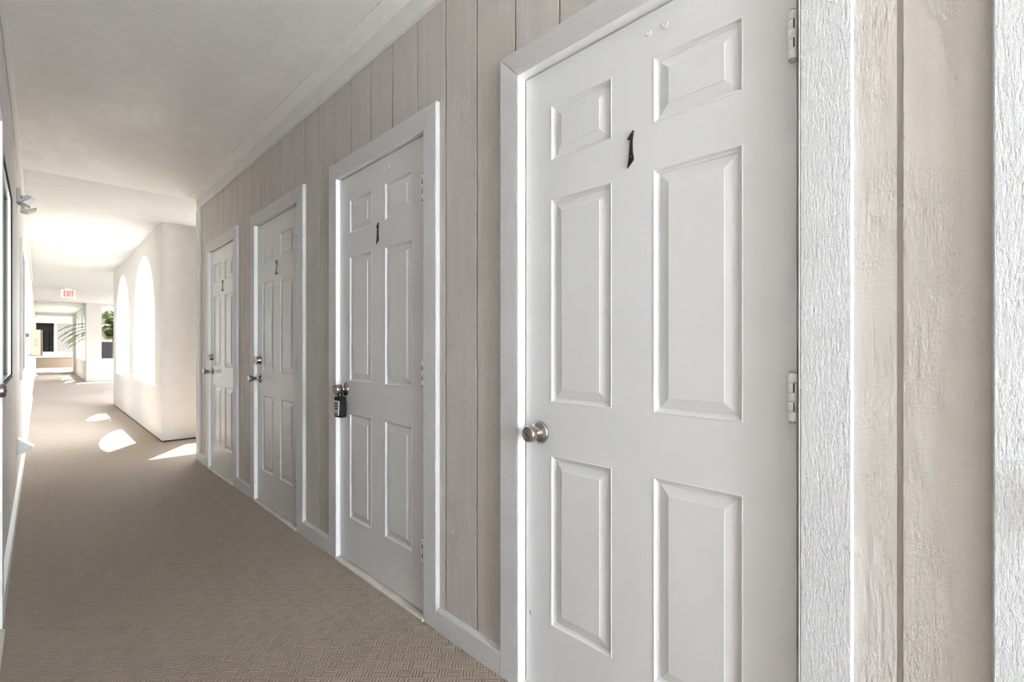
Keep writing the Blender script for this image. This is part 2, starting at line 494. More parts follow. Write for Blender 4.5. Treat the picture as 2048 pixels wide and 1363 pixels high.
# ------------------------------------------------------------------ trims and baseboards
o = struct(MB().cbox(XC, XS, Y_BACK, Y_END, 2.545, H1, 0.002).build('trim_1', M['trim']), 'flat white board along the top of the siding')
o = struct(MB().cbox(1.045, XC, Y_BACK, 5.60, H1-0.009, H1, 0.002).build('trim_2', M['ply']), 'thin flat strip on the plywood ceiling above the doors')
o = struct(MB().cbox(XC, XS+0.03, 5.562, Y_END+0.02, 0.0, 2.545, 0.002).build('trim_3', M['case_z']), 'white corner board where the siding ends')
o = struct(MB().cbox(XL, XL+0.024, Y_LEFT, 15.0, H1-0.03, H1, 0.004).build('trim_4', M['trim']), 'narrow white strip along the top of the left wall')
def base_piece(mb, xf, xb_, a, c, ztop, s):
    # section with a sloped top, extruded along y
    vs = []
    for y in (a, c):
        vs += [(xf, y, 0), (xf, y, ztop-0.004), (xf+s*0.004, y, ztop), (xb_, y, ztop+0.006), (xb_, y, 0)]
    mb.add(vs, [(0,1,6,5),(1,2,7,6),(2,3,8,7),(3,4,9,8),(4,0,5,9),(4,3,2,1,0),(5,6,7,8,9)])
br = struct(empty('baseboard_right', (XC, 3, 0)), 'white rough-sawn baseboard between the doors')
segs = [(1.193, 1.566), (2.568, 2.935), (3.945, 4.304), (5.302, 5.562), (-0.010, 0.185), (Y_BACK, -1.01)]
for a, c in segs:
    mb = MB(); base_piece(mb, 0, XS-XC, a-3, c-3, 0.083, 1); mb.build('baseboard_length', M['case_y'], br)
bl = struct(empty('baseboard_left', (XL, 3, 0)), 'white baseboard along the left wall')
for a, c in [(Y_LEFT, 1.885), (2.878, 8.58), (9.58, 15.0)]:
    mb = MB(); base_piece(mb, 0.02, 0, a-3, c-3, 0.085, -1); mb.build('baseboard_length', M['trim'], bl)

# ------------------------------------------------------------------ six-panel doors
SLAB_W, SLAB_T = 0.810, 0.044
SZ0, SZ1 = 0.018, 2.0465
PX = [(0.110, 0.340), (0.469, 0.699)]
PZ = [(0.246, 0.796), (0.966, 1.620), (1.743, 1.921)]
OGEE = [(0.0, 0.0), (0.0022, -0.0012), (0.0045, 0.0002), (0.0065, 0.0046), (0.0105, 0.0068), (0.0135, 0.0072), (0.0140, 0.0092)]
RAISE = [(0.0135, 0.0092), (0.0165, 0.0082), (0.0430, 0.0022), (0.0436, 0.0006)]

def ring(mb, x0, x1, z0, z1, prof, y0, fill=False):
    vs = []
    for d, y in prof:
        vs += [(x0+d, y0+y, z0+d), (x1-d, y0+y, z0+d), (x1-d, y0+y, z1-d), (x0+d, y0+y, z1-d)]
    fs = []
    for k in range(len(prof)-1):
        for i in range(4):
            j = (i+1) % 4
            fs.append((4*k+i, 4*k+j, 4*k+4+j, 4*k+4+i))
    if fill:
        k = 4*(len(prof)-1); fs.append((k, k+1, k+2, k+3))
    mb.add(vs, fs)

def slab_mesh(mirror):
    mb = MB()
    px = PX if not mirror else [(SLAB_W-b_, SLAB_W-a) for a, b_ in reversed(PX)]
    xs = [0.0, *px[0], *px[1], SLAB_W]
    zs = [SZ0]
    for a, b_ in PZ: zs += [a, b_]
    zs.append(SZ1)
    c = 0.0015
    for i in range(5):
        for k in range(7):
            if i in (1, 3) and k in (1, 3, 5): continue
            x0, x1, z0, z1 = xs[i], xs[i+1], zs[k], zs[k+1]
            if i == 0: x0 += c
            if i == 4: x1 -= c
            if k == 0: z0 += c
            if k == 6: z1 -= c
            mb.add([(x0,0,z0),(x1,0,z0),(x1,0,z1),(x0,0,z1)], [(0,1,2,3)])
    for a, b_ in px:
        for z0, z1 in PZ: ring(mb, a, b_, z0, z1, OGEE, 0.0)
    # edges and back
    P = [(c, 0, SZ0+c), (SLAB_W-c, 0, SZ0+c), (SLAB_W-c, 0, SZ1-c), (c, 0, SZ1-c)]
    Q = [(0, c, SZ0), (SLAB_W, c, SZ0), (SLAB_W, c, SZ1), (0, c, SZ1)]
    R_ = [(x, SLAB_T, z) for x, _, z in Q]
    mb.add(P+Q+R_, [(i, (i+1) % 4, 4+(i+1) % 4, 4+i) for i in range(4)] + [(4+i, 4+(i+1) % 4, 8+(i+1) % 4, 8+i) for i in range(4)] + [(11,10,9,8)])
    return mb, px

KNOB_ROUND = [(0.0372,0.0),(0.0372,0.003),(0.0355,0.007),(0.030,0.0105),(0.018,0.013),(0.0135,0.017),(0.0130,0.024),(0.0150,0.029),(0.0225,0.034),(0.0262,0.040),(0.0268,0.047),(0.0262,0.054),(0.0245,0.060),(0.0225,0.0622),(0.0205,0.0622),(0.0200,0.0602),(0.0165,0.0602),(0.0160,0.0618),(0.0120,0.0620),(0.0115,0.0600)]
KNOB_TULIP = [(0.0330,0.0),(0.0330,0.004),(0.0300,0.009),(0.0140,0.013),(0.0110,0.018),(0.0095,0.028),(0.0105,0.036),(0.0150,0.047),(0.0215,0.060),(0.0255,0.070),(0.0262,0.075),(0.0240,0.079),(0.0120,0.080)]
BOLT = [(0.0320,0.0),(0.0320,0.004),(0.0300,0.008),(0.0290,0.010),(0.0275,0.026),(0.0250,0.030),(0.0170,0.031),(0.0165,0.0290),(0.0130,0.0290)]

NUM1 = [(-0.0099,-0.0504),(0.0086,-0.0326),(0.0099,-0.0258),(0.0066,-0.0086),(0.0058,0.0135),(0.0063,0.0271),(0.0099,0.048),(0.0092,0.0502),(0.0077,0.0504),(0.0041,0.0486),(-0.0107,0.0301),(-0.0049,0.0287),(-0.0016,0.0264),(-0.0025,0.0135),(-0.0058,-0.0246)]

def number_two(mb):
    # slim ribbon numeral drawn as a tapering stroke
    pts = [(-0.017,0.026),(-0.0175,0.034),(-0.011,0.045),(0.001,0.0498),(0.012,0.046),(0.0165,0.035),(0.0145,0.022),(0.006,0.006),(-0.005,-0.010),(-0.015,-0.026),(-0.0205,-0.0385),(-0.0215,-0.0455),(-0.018,-0.0430),(-0.010,-0.0370),(0.000,-0.0375),(0.010,-0.0435),(0.0165,-0.044),(0.0205,-0.0385),(0.0215,-0.031)]
    wd = [0.006,0.0075,0.0065,0.0055,0.006,0.0075,0.0085,0.009,0.009,0.0085,0.008,0.006,0.007,0.0085,0.0095,0.0095,0.0075,0.005,0.003]
    L, R_ = [], []
    for i, p in enumerate(pts):
        q0 = Vector(pts[max(0, i-1)]); q1 = Vector(pts[min(len(pts)-1, i+1)])
        d = (q1-q0).normalized(); n = Vector((-d.y, d.x))*wd[i]*0.34
        L.append(Vector(p)+n); R_.append(Vector(p)-n)
    n = len(pts); y0, y1 = -0.004, 0.0
    vs = [(v.x, y0, v.y) for v in L] + [(v.x, y0, v.y) for v in R_] + [(v.x, y1, v.y) for v in L] + [(v.x, y1, v.y) for v in R_]
    fs = []
    for i in range(n-1):
        fs += [(i, i+1, n+i+1, n+i), (i, 2*n+i, 2*n+i+1, i+1), (n+i, n+i+1, 3*n+i+1, 3*n+i), (2*n+i, 3*n+i, 3*n+i+1, 2*n+i+1)]
    fs += [(0, n, 3*n, 2*n), (n-1, 3*n-1, 4*n-1, 2*n-1)]
    mb.add(vs, fs)

def door(idx, label, xface, side, y_a, y_b, recess, knob, number=None, bolt=None, knob_z=0.922, casew=(0.087, 0.087), plugs=True, case_mats=None):
    """side +1: right wall (front faces -x, local x runs towards -y); -1: left wall (front faces +x, local x towards +y)."""
    wopen = y_b - y_a
    if side > 0: root = empty('door_%d' % idx, (xface, y_b, 0), -PI/2)
    else: root = empty('door_%d' % idx, (xface, y_a, 0), PI/2)
    struct(root, label); root['category'] = 'door'
    cz_, cy_ = case_mats or (M['case_z'], M['case_y'])
    mirror = side < 0           # knob side at local x = wopen on the left wall
    off = (wopen - SLAB_W)/2 + (-0.003 if not mirror else 0.003)
    # slab
    sm, px = slab_mesh(mirror)
    slab = sm.build('slab', M['door'], root); slab.location = (off, recess, 0)
    for a, b_ in px:
        for z0, z1 in PZ:
            p = MB(); ring(p, a, b_, z0, z1, RAISE, 0.0, True)
            p.build('raised_panel', M['door'], slab)
    kx = 0.063 if not mirror else SLAB_W-0.063
    if plugs:
        for dx in (-0.024, 0.024):
            MB().lathe([(0.0085,0.0),(0.0085,0.0014),(0.0073,0.0026),(0.005,0.0026),(0.004,0.0016)], (SLAB_W/2+0.075+dx, 0, 1.992), n=18).build('screw_cap', M['door'], slab)
    # hardware
    if knob == 'lever':
        k = MB().lathe([(0.033,0.0),(0.033,0.006),(0.028,0.010),(0.011,0.013),(0.010,0.050),(0.009,0.054)], (kx, 0, knob_z))
        s = 1 if kx < 0.4 else -1
        k.tube([(kx, -0.046, knob_z), (kx+s*0.03, -0.050, knob_z), (kx+s*0.075, -0.052, knob_z-0.002), (kx+s*0.11, -0.048, knob_z-0.004)], [0.009,0.0085,0.008,0.007])
        k.build('lever_handle', M['nickel_dark'], slab)
    elif knob:
        k = MB().lathe(KNOB_ROUND if knob == 'round' else KNOB_TULIP, (kx, 0, knob_z), n=36).build('knob', M['nickel'], slab)
        if knob == 'round':
            kc = MB().lathe([(0.0082,0.058),(0.0082,0.0625),(0.0072,0.0632)], (kx, 0, knob_z), n=20); kc.build('lock_core', M['nickel_dark'], k)
            MB().box(kx-0.0008, kx+0.0008, -0.0640, -0.060, knob_z-0.004, knob_z+0.004).build('keyhole', M['dark'], k)
    if bolt:
        d_ = MB().lathe(BOLT, (kx, 0, bolt), n=32).build('deadbolt', M['nickel'], slab)
        MB().box(kx-0.0008, kx+0.0008, -0.0302, -0.028, bolt-0.004, bolt+0.004).build('keyhole', M['dark'], d_)
    if number:
        nb = MB()
        if number == '1': nb.plate(NUM1, -0.004, 0.0, 0.0006)
        else: number_two(nb)
        num = nb.build('house_number', M['black'] if number == '1' else M['grey_iron'], slab)
        num.location = (SLAB_W/2 - 0.003 + (0.0 if number == '1' else 0.004), 0, 1.694)
        for px_, pz_ in ((0.0062, 0.0425), (0.0035, -0.0215)) if number == '1' else ((0.003, 0.046), (-0.019, -0.038)):
            MB().lathe([(0.0017,0.0035),(0.0017,0.0048),(0.001,0.0052)], (px_, 0, pz_), n=10).build('screw', M['nickel'], num)
    # hinges on the edge away from the knob
    hx = (SLAB_W - (0.005 if recess > 0.01 else 0.008)) if not mirror else 0.005
    for hz in (0.236, 0.983, 1.766):
        h = empty('hinge'); h.parent = slab; h.location = (hx, -0.0125, hz)
        cuts = [0.0, 0.021, 0.042, 0.062, 0.084, 0.104]
        for q in range(5):
            MB().lathe([(0.0084,cuts[q]+0.0004),(0.0091,cuts[q]+0.0010),(0.0091,cuts[q+1]-0.0010),(0.0084,cuts[q+1]-0.0004)], axis='z', n=18).build('knuckle', M['hinge'], h)
        sx = 1 if not mirror else -1
        for q in (1, 3):
            MB().box(*sorted((sx*0.0035, sx*0.0056)), -0.0087, -0.005, cuts[q]+0.001, cuts[q+1]-0.001).build('knuckle_gap', M['dark'], h)
        MB().lathe([(0.004,-0.006),(0.0072,-0.003),(0.0075,-0.0005),(0.0075,0.1045),(0.0072,0.1065),(0.004,0.108)], axis='z', n=12).build('hinge_pin', M['hinge_rust'], h)
        MB().box(-0.002, 0.006, 0.0045, 0.0065, 0.001, 0.103).build('hinge_leaf', M['hinge'], h)
    # jambs and head (inside the opening), stop and dark gap
    jy0, jy1 = 0.0, 0.12
    for x0, x1 in ((0.0, 0.0022), (wopen-0.0022, wopen)):
        MB().box(x0, x1, jy0-0.0195, jy1, 0.012, HEAD).build('jamb', M['jamb'], root)
    MB().box(0.0022, wopen-0.0022, jy0-0.0195, jy1, HEAD-0.0022, HEAD).build('jamb_head', M['jamb'], root)
    st = MB(); yq = recess + SLAB_T + 0.001
    st.box(0.0022, 0.02, yq, yq+0.03, 0.012, HEAD-0.0022); st.box(wopen-0.02, wopen-0.0022, yq, yq+0.03, 0.012, HEAD-0.0022); st.box(0.02, wopen-0.02, yq, yq+0.03, HEAD-0.02, HEAD-0.0022)
    st.build('door_stop', M['dark'], root)
    # casing: two uprights with mitred tops and a mitred head board
    cl, cr = casew; t0, t1 = HEAD, HEAD + 0.087
    yf, yb = -0.020, 0.0
    MB().plate([(-cl, 0.0), (0.0, 0.0), (0.0, t0), (-cl, t1)], yf, yb, 0.0022).build('casing', cz_, root)
    MB().plate([(wopen, 0.0), (wopen+cr, 0.0), (wopen+cr, t1), (wopen, t0)], yf, yb, 0.0022).build('casing', cz_, root)
    MB().plate([(0.0004, t0), (wopen-0.0004, t0), (wopen+cr-0.0008, t1), (-cl+0.0008, t1)], yf, yb, 0.0022).build('casing', cy_, root)
    # threshold
    th = MB(); y0 = -0.027
    vs = []
    for x in (0.001, wopen-0.001):
        vs += [(x, y0, 0.0), (x, y0, 0.009), (x, y0+0.006, 0.0135), (x, recess+0.02, 0.0165), (x, 0.11, 0.0165), (x, 0.11, 0.0)]
    th.add(vs, [(0,1,7,6),(1,2,8,7),(2,3,9,8),(3,4,10,9),(4,5,11,10),(5,0,6,11),(5,4,3,2,1,0),(6,7,8,9,10,11)])
    th.build('threshold', M['sill'], root)
    return root, slab, off

D1 = door(1, 'nearest white six-panel door, black number 1, plain satin knob, hinges at the right', XS, 1, 0.275, 1.107, 0.014, 'round', '1', None, 0.864, (0.084, 0.090))
D2 = door(2, 'white six-panel door numbered 1 with a key box hanging from its knob', XS, 1, 1.654, 2.480, 0.004, 'round', '1', None, 0.922, (0.088, 0.086))
D3 = door(3, 'white six-panel door numbered 2 with deadbolt, nearer of the two', XS, 1, 3.034, 3.858, 0.004, 'tulip', '2', 1.050, 0.917, (0.087, 0.099))
D4 = door(4, 'farthest white six-panel door in the row, numbered 2, beside the passage', XS, 1, 4.392, 5.213, 0.004, 'tulip', '2', 1.053, 0.922)
D5 = door(5, 'door at the far right, only the rough white edge of its casing showing', XS, 1, -0.925, -0.098, 0.004, 'round', None, None, 0.9, (0.088, 0.087))
D6 = door(6, 'door in the left wall, only its dark knob showing before the sliding window', XL, -1, 1.970, 2.792, 0.030, 'round', None, None, 0.973, (0.087, 0.087), True, (M['siding_left'], M['siding_left']))
D7 = door(7, 'far white door in the left wall with a lever handle', XL, -1, 8.67, 9.49, 0.006, 'lever', None, None, 1.045)
# flaked paint chip low on the nearest door
c = MB().plate([(0.0,-0.0075),(0.0045,-0.0085),(0.0065,-0.003),(0.0055,0.005),(0.001,0.009),(-0.003,0.006),(-0.0035,-0.002)], -0.0004, 0.0004)
c = c.build('paint_chip', M['chip'], D1[1]); c.location = (0.018, 0, 0.252)

# ------------------------------------------------------------------ key box hanging on the knob of door 2
kb = empty('key_box', (XS-0.026, 2.415, 0.775), -PI/2 + 0.06)
tag(kb, 'black rubber key lock box with a grey keypad hanging from a door knob', 'lock box')
b = MB()
prof = [(-0.031,0.004),(-0.033,0.03),(-0.036,0.075),(-0.034,0.098),(-0.026,0.108),(0.026,0.108),(0.034,0.098),(0.036,0.075),(0.033,0.03),(0.031,0.004),(0.026,0.0),(-0.026,0.0)]
b.plate(list(reversed(prof)), -0.017, 0.017, 0.004)
b.build('rubber_body', M['rubber'], kb)
b = MB(); fp = [(-0.025,0.012),(0.020,0.010),(0.024,0.04),(0.028,0.088),(-0.028,0.090)]
b.plate(fp, -0.0215, -0.016, 0.0015); face = b.build('keypad', M['pad'], kb)
for r in range(3):
    MB().cbox(-0.016+0.002*r, 0.014, -0.0228, -0.0212, 0.070-0.013*r, 0.077-0.013*r, 0.0005).build('button', M['rubber'], face)
MB().cbox(-0.020, 0.017, -0.0228, -0.0212, 0.016, 0.024, 0.0005).build('shutter', M['grey_iron'], face)
sh = [(-0.018,0.0,0.104),(-0.018,0.0,0.142)]
for k in range(7):
    a = PI - PI*k/6; sh.append((0.018*math.cos(a), 0.0, 0.150+0.018*math.sin(a)))
sh += [(0.018,0.0,0.142),(0.018,0.0,0.104)]
MB().tube(sh, 0.0042, 10).build('shackle', M['rubber'], kb)

# ------------------------------------------------------------------ windows in the left wall
def window(idx, label, y0, y1, z0, z1, casing, layers):
    r = empty('window_%d' % idx, (XL, y0, 0), PI/2); struct(r, label); r['category'] = 'window'
    w = y1-y0
    if casing:
        cw = 0.08
        for poly in ([(-cw,z0-cw),(0,z0-0.0),(0,z1),(-cw,z1+cw)], [(w,z0),(w+cw,z0-cw),(w+cw,z1+cw),(w,z1)],
                     [(0,z1),(w,z1),(w+cw,z1+cw),(-cw,z1+cw)], [(-cw,z0-cw),(w+cw,z0-cw),(w,z0),(0,z0)]):
            MB().plate(poly, -0.018, 0.0, 0.002).build('casing', M['trim'], r)
    def frame(name, ya, yb, ins, mat):
        b = MB()
        b.box(0,ins,ya,yb,z0,z1); b.box(w-ins,w,ya,yb,z0,z1); b.box(ins,w-ins,ya,yb,z0,z0+ins); b.box(ins,w-ins,ya,yb,z1-ins,z1)
        return b.build(name, mat, r)
    for nm, ya, yb, ins, mt in layers: frame(nm, ya, yb, ins, M[mt])
    MB().box(w/2-0.018, w/2+0.018, 0.024, 0.038, z0+0.012, z1-0.012).build('meeting_stile', M['alu'], r)
    MB().box(0.008, w/2, 0.034, 0.038, z0+0.01, z1-0.01).build('pane', M['glass'], r)
    MB().box(w/2, w-0.008, 0.028, 0.032, z0+0.01, z1-0.01).build('pane', M['glass'], r)
    return r
window(1, 'aluminium sliding window in the left wall, just past the dark door knob', *WIN1, False,
       [('screen_frame', -0.004, 0.002, 0.010, 'dark'), ('outer_frame', 0.002, 0.014, 0.014, 'alu'), ('sash', 0.014, 0.022, 0.014, 'beige'), ('track', 0.022, 0.055, 0.012, 'track')])
window(2, 'second window in the left wall, framed by flat white boards', *WIN2, True,
       [('screen_frame', 0.002, 0.006, 0.010, 'dark'), ('outer_frame', 0.006, 0.022, 0.014, 'alu'), ('track', 0.022, 0.055, 0.012, 'track')])
struct(MB().cbox(XL, XL+0.006, WIN1[0]-0.02, WIN1[1]+0.10, WIN1[3], WIN1[3]+0.02, 0.001).build('trim_5', M['beige']), 'thin beige strip over the sliding window')
struct(MB().cbox(XL, XL+0.010, WIN1[0]-0.02, WIN1[1]+0.10, WIN1[2]-0.055, WIN1[2]-0.006, 0.002).build('trim_6', M['siding_left']), 'sill board under the sliding window')
struct(MB().cbox(XL, XL+0.006, WIN1[1], WIN1[1]+0.10, WIN1[2], WIN1[3], 0.001).build('trim_7', M['beige']), 'thin upright strip at the far side of the sliding window')

# ------------------------------------------------------------------ things on the left wall
fl = empty('flood_light', (XL, 5.30, 2.315), PI/2)
tag(fl, 'grey outdoor wall flood lamp with ribbed lens, high on the left wall', 'lamp')
MB().cbox(-0.055, 0.055, -0.022, 0.0, -0.055, 0.055, 0.004).build('back_plate', M['lamp_grey'], fl)
MB().tube([(0,-0.02,0.0),(0,-0.045,-0.005),(0,-0.055,-0.012)], 0.012, 10).build('arm', M['lamp_grey'], fl)
def wedge(name, mat, pts, x0, x1, parent):
    n = len(pts); vs = [(x0, y, z) for y, z in pts] + [(x1, y, z) for y, z in pts]
    MB().add(vs, [tuple(range(n)), tuple(reversed(range(n, 2*n)))] + [(i, n+i, n+(i+1) % n, (i+1) % n) for i in range(n)]).build(name, mat, parent)
wedge('lamp_hood', M['lamp_grey'], [(-0.028,-0.042),(-0.030,-0.020),(-0.045,0.002),(-0.062,0.010),(-0.082,0.004),(-0.076,-0.012)], -0.060, 0.045, fl)
wedge('lens', M['lens'], [(-0.028,-0.052),(-0.040,-0.044),(-0.084,-0.006),(-0.112,-0.014),(-0.074,-0.074)], -0.064, 0.049, fl)
wedge('lower_shade', M['lamp_grey'], [(-0.020,-0.118),(-0.060,-0.122),(-0.110,-0.088),(-0.104,-0.080),(-0.060,-0.102),(-0.020,-0.100)], -0.060, 0.045, fl)
MB().tube([(0,-0.018,-0.04),(0,-0.035,-0.08),(0,-0.04,-0.105)], 0.01, 8).build('shade_bracket', M['lamp_grey'], fl)

def vent_hood(y, zc, label):
    v = empty('vent_hood', (XL, y, zc), PI/2)
    tag(v, label, 'vent', 'wedge vents on the left wall')
    MB().cbox(-0.005, 0.165, -0.004, 0.0, -0.065, 0.065, 0.001).build('wall_flange', M['lamp_white'], v)
    for x in (0.0, 0.157):
        b = MB(); pts = [(-0.003,-0.058),(-0.088,-0.033),(-0.088,-0.012),(-0.003,0.060)]
        vs = [(x, p, q) for p, q in pts] + [(x+0.003, p, q) for p, q in pts]
        b.add(vs, [(0,1,2,3),(7,6,5,4)] + [(i, 4+i, 4+(i+1) % 4, (i+1) % 4) for i in range(4)])
        b.build('cheek', M['lamp_white'], v)
    b = MB(); vs = []
    for x in (-0.004, 0.164):
        vs += [(x,-0.003,0.060),(x,-0.088,-0.012),(x,-0.092,-0.012),(x,-0.092,-0.034),(x,-0.095,-0.034),(x,-0.095,-0.010),(x,-0.003,0.066)]
    b.add(vs, [tuple(range(7)), tuple(reversed(range(7,14)))] + [(i, 7+i, 7+(i+1) % 7, (i+1) % 7) for i in range(7)])
    b.build('sloped_cover', M['lamp_white'], v)
    MB().box(0.004, 0.156, -0.080, -0.076, -0.030, -0.012).build('flap', M['lamp_grey'], v)
vent_hood(5.375, 0.356, 'white wedge-shaped vent hood low on the left wall under the lamp')
vent_hood(18.4, 0.40, 'small white wedge vent low on the left wall near the far end')

kp = empty('door_bell', (XL, 8.50, 1.30), PI/2)
tag(kp, 'small dark grey box on the left wall before the far door', 'doorbell')
MB().cbox(-0.03, 0.03, -0.034, 0.0, -0.022, 0.022, 0.003).build('housing', M['grey_iron'], kp)
MB().cbox(-0.015, 0.015, -0.037, -0.033, -0.012, 0.012, 0.001).build('button', M['lamp_grey'], kp)
MB().box(-0.010, -0.006, -0.012, 0.0, -0.14, -0.02).build('wire_cover', M['lamp_grey'], kp)

cb = empty('extinguisher_cabinet', (XL, 14.05, 0.985), PI/2)
tag(cb, 'brown wall box with a cream side panel and red print, far along the left wall', 'cabinet')
MB().cbox(0.03, 0.34, -0.175, 0.0, -0.012, 0.532, 0.012).build('box_body', M['cab_brown'], cb)
pn = MB().cbox(0.0, 0.03, -0.140, 0.0, 0.0, 0.535, 0.010).build('side_panel', M['cab_cream'], cb)
for k, (u, w) in enumerate([(-0.092,0.10),(-0.062,0.115)]):
    for q in range(5):
        dq = 0.004*((q*7+k*3) % 3)
        MB().box(-0.003, 0.001, u-0.008+dq, u+0.005+dq*0.5, w+0.08+0.034*q, w+0.104+0.034*q-dq).build('red_mark', M['exit_red'], pn)

# ------------------------------------------------------------------ ceiling light and exit sign
cl_ = empty('ceiling_light', (0.50, 8.62, H2)); tag(cl_, 'flush round white light on the smooth ceiling', 'lamp')
MB().lathe([(0.085,-0.012),(0.092,-0.006),(0.092,0.0)], axis='z', n=32).build('rim', M['lamp_white'], cl_)
MB().lathe([(0.004,-0.034),(0.03,-0.032),(0.055,-0.025),(0.074,-0.014),(0.080,-0.008)], axis='z', n=32).build('diffuser', M['lens'], cl_)

ex = empty('exit_sign', (0.517, 16.5, 2.413)); tag(ex, 'white exit sign with red letters hanging from the ceiling', 'sign')
body = MB().cbox(-0.141, 0.141, -0.022, 0.022, 0.0, 0.206, 0.006).build('sign_body', M['exit_white'], ex)
MB().cbox(-0.06, 0.06, -0.018, 0.018, 0.206, H2-2.413, 0.003).build('canopy', M['exit_white'], ex)
def letter(polys, name='letter'):
    b = MB()
    for p in polys: b.plate(p, -0.0250, -0.0215)
    return b.build(name, M['exit_red'], body)
def rect(x0, z0, x1, z1): return [(x0,z0),(x1,z0),(x1,z1),(x0,z1)]
zl, zh, sw = 0.035, 0.172, 0.017
x = -0.085
letter([rect(x,zl,x+sw,zh), rect(x+sw,zh-0.018,x+0.047,zh), rect(x+sw,0.095,x+0.042,0.112), rect(x+sw,zl,x+0.047,zl+0.018)])
x = -0.032
zm, q = (zl+zh)/2, 0.006
letter([[(x,zl),(x+0.018,zl),(x+0.027,zm-0.026),(x+0.036,zl),(x+0.054,zl),(x+0.036,zm),(x+0.054,zh),(x+0.036,zh),(x+0.027,zm+0.026),(x+0.018,zh),(x,zh),(x+0.018,zm)]])
x = 0.030
letter([rect(x,zl,x+sw,zh)])
x = 0.054
letter([rect(x+0.017,zl,x+0.034,zh-0.018), rect(x,zh-0.018,x+0.051,zh)])
letter([[(0.112,0.085),(0.127,0.104),(0.112,0.123)]], 'arrow')

# ------------------------------------------------------------------ arcade blocks with arches
def arch_wall(mb, x0, x1, ya, yb, ztop, arches, n=28):
    """wall in the plane x = const between ya and yb with arched openings (y0, y1, sill, crown)"""
    y = ya
    for y0, y1, sill, crown in arches:
        mb.box(x0, x1, y, y0, 0, ztop)
        mb.box(x0, x1, y0, y1, 0, sill)
        r = (y1-y0)/2; yc = (y0+y1)/2; sp = crown - r
        pts = [(yc - r*math.cos(PI*i/n), sp + r*math.sin(PI*i/n)) for i in range(n+1)]
        for (p, q), (p2, q2) in zip(pts, pts[1:]):
            vs = []
            for xx in (x0, x1): vs += [(xx,p,q),(xx,p2,q2),(xx,p2,ztop),(xx,p,ztop)]
            mb.add(vs, [(0,1,2,3),(7,6,5,4),(0,4,5,1),(2,6,7,3)])
        y = y1
    mb.box(x0, x1, y, yb, 0, ztop)

XA = 1.050
b = MB()
arch_wall(b, XA, XA+0.33, 7.03, 12.35, H2, [(7.56, 9.49, 0.645, 2.448), (10.01, 11.87, 0.645, 2.448)])
aw = struct(b.build('wall_arcade', M['stucco']), 'cream stucco wall with two tall arched openings')
MB().box(XA-0.0015, XA+0.01, 7.03, 12.35, 0.0, 0.013).build('base_shadow_line', M['dark'], aw)  # dark strip painted in as the shadow line under the stucco
b = MB()
b.box(XA+0.33, 1.453, 7.03, 7.36, 0, H2); b.box(1.453, 2.40, 7.03, 7.36, 0, 0.645); b.box(1.453, 2.40, 7.03, 7.36, 2.45, H2); b.box(2.40, 5.0, 7.03, 7.36, 0, H2)
aw = struct(b.build('wall_arcade_end', M['stucco']), 'cream stucco end wall facing the sunlit passage')
MB().box(XA+0.004, 4.6, 7.0285, 7.04, 0.0, 0.016).build('base_shadow_line', M['dark'], aw)  # same painted shadow line along the foot of the end wall
XB = 1.115
b = MB()
arch_wall(b, XB, XB+0.30, 21.45, 31.0, H2, [(21.95, 23.6, 0.70, 2.35), (23.95, 25.6, 0.70, 2.35), (26.0, 27.6, 0.70, 2.35)])
struct(b.build('wall_arcade_far', M['stucco']), 'far stucco wall with arched openings')
b = MB()
b.box(XB+0.30, 1.51, 21.45, 21.75, 0, H2); b.box(1.51, 3.2, 21.45, 21.75, 0, 0.765); b.box(1.51, 3.2, 21.45, 21.75, 2.56, H2); b.box(3.2, 3.6, 21.45, 21.75, 0, H2)
struct(b.build('wall_arcade_far_end', M['stucco']), 'far white end wall with a square opening showing a palm')
# unseen walls added to cut sky light on the arches and passage
b = MB(); b.box(4.6, 5.0, 8.5, 40, 0, 6.0); b.box(6.6, 7.0, 3.5, 8.5, 0, 6.0)
struct(b.build('wall_sky_block', M['stucco']), 'unseen tall cream wall added to dim sky light on the arcades')

# ------------------------------------------------------------------ far end: guard wall, opening and the block behind
g = empty('guard_wall', (0.6, 33.2, 0)); struct(g, 'white guard wall with a tan panel closing the far end of the walkway')
MB().box(-0.72, 0.66, -0.05, 0.10, 0.0, 0.125).build('bottom_rail', M['white_stucco'], g)
MB().box(-0.72, 0.66, -0.05, 0.10, 0.655, 0.94).build('top_rail', M['white_stucco'], g)
MB().box(-0.72, 0.66, 0.0, 0.06, 0.125, 0.655).build('infill_panel', M['panel_tan'], g)
MB().box(-0.045, 0.012, -0.03, 0.05, 0.94, 2.38).build('post', M['white_stucco'], g)
MB().box(-0.72, 0.66, -0.05, 0.10, 2.38, 2.66).build('header', M['white_stucco'], g)
MB().box(0.62, 0.80, -0.05, 0.10, 0.0, 2.66).build('side_post', M['white_stucco'], g)
blk = empty('far_block', (0.6, 37.5, 0)); tag(blk, 'building past the far guard wall, half dark doorway, half beige siding', 'building')
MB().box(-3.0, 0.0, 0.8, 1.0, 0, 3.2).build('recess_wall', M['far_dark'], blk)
MB().box(-0.02, 3.0, 0.0, 1.0, 0, 3.2).build('siding_wall', M['far_beige'], blk)
for k in range(3):
    MB().box(-0.62+0.22*k, -0.44+0.22*k, 0.74, 0.80, 0.1, 2.05).build('door_leaf', M['fence'], blk)
MB().box(-3.0, 3.0, -3.4, 1.0, 3.2, 3.4).build('shade_roof', M['white_stucco'], blk)  # unseen overhang added to shade the siding and guard wall
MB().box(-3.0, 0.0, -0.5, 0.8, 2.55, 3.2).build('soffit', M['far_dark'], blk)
for k in range(9):
    MB().box(0.02+0.15*k, 0.03+0.15*k, -0.006, 0.0, 0.0, 3.2).build('batten', M['far_beige'], blk)

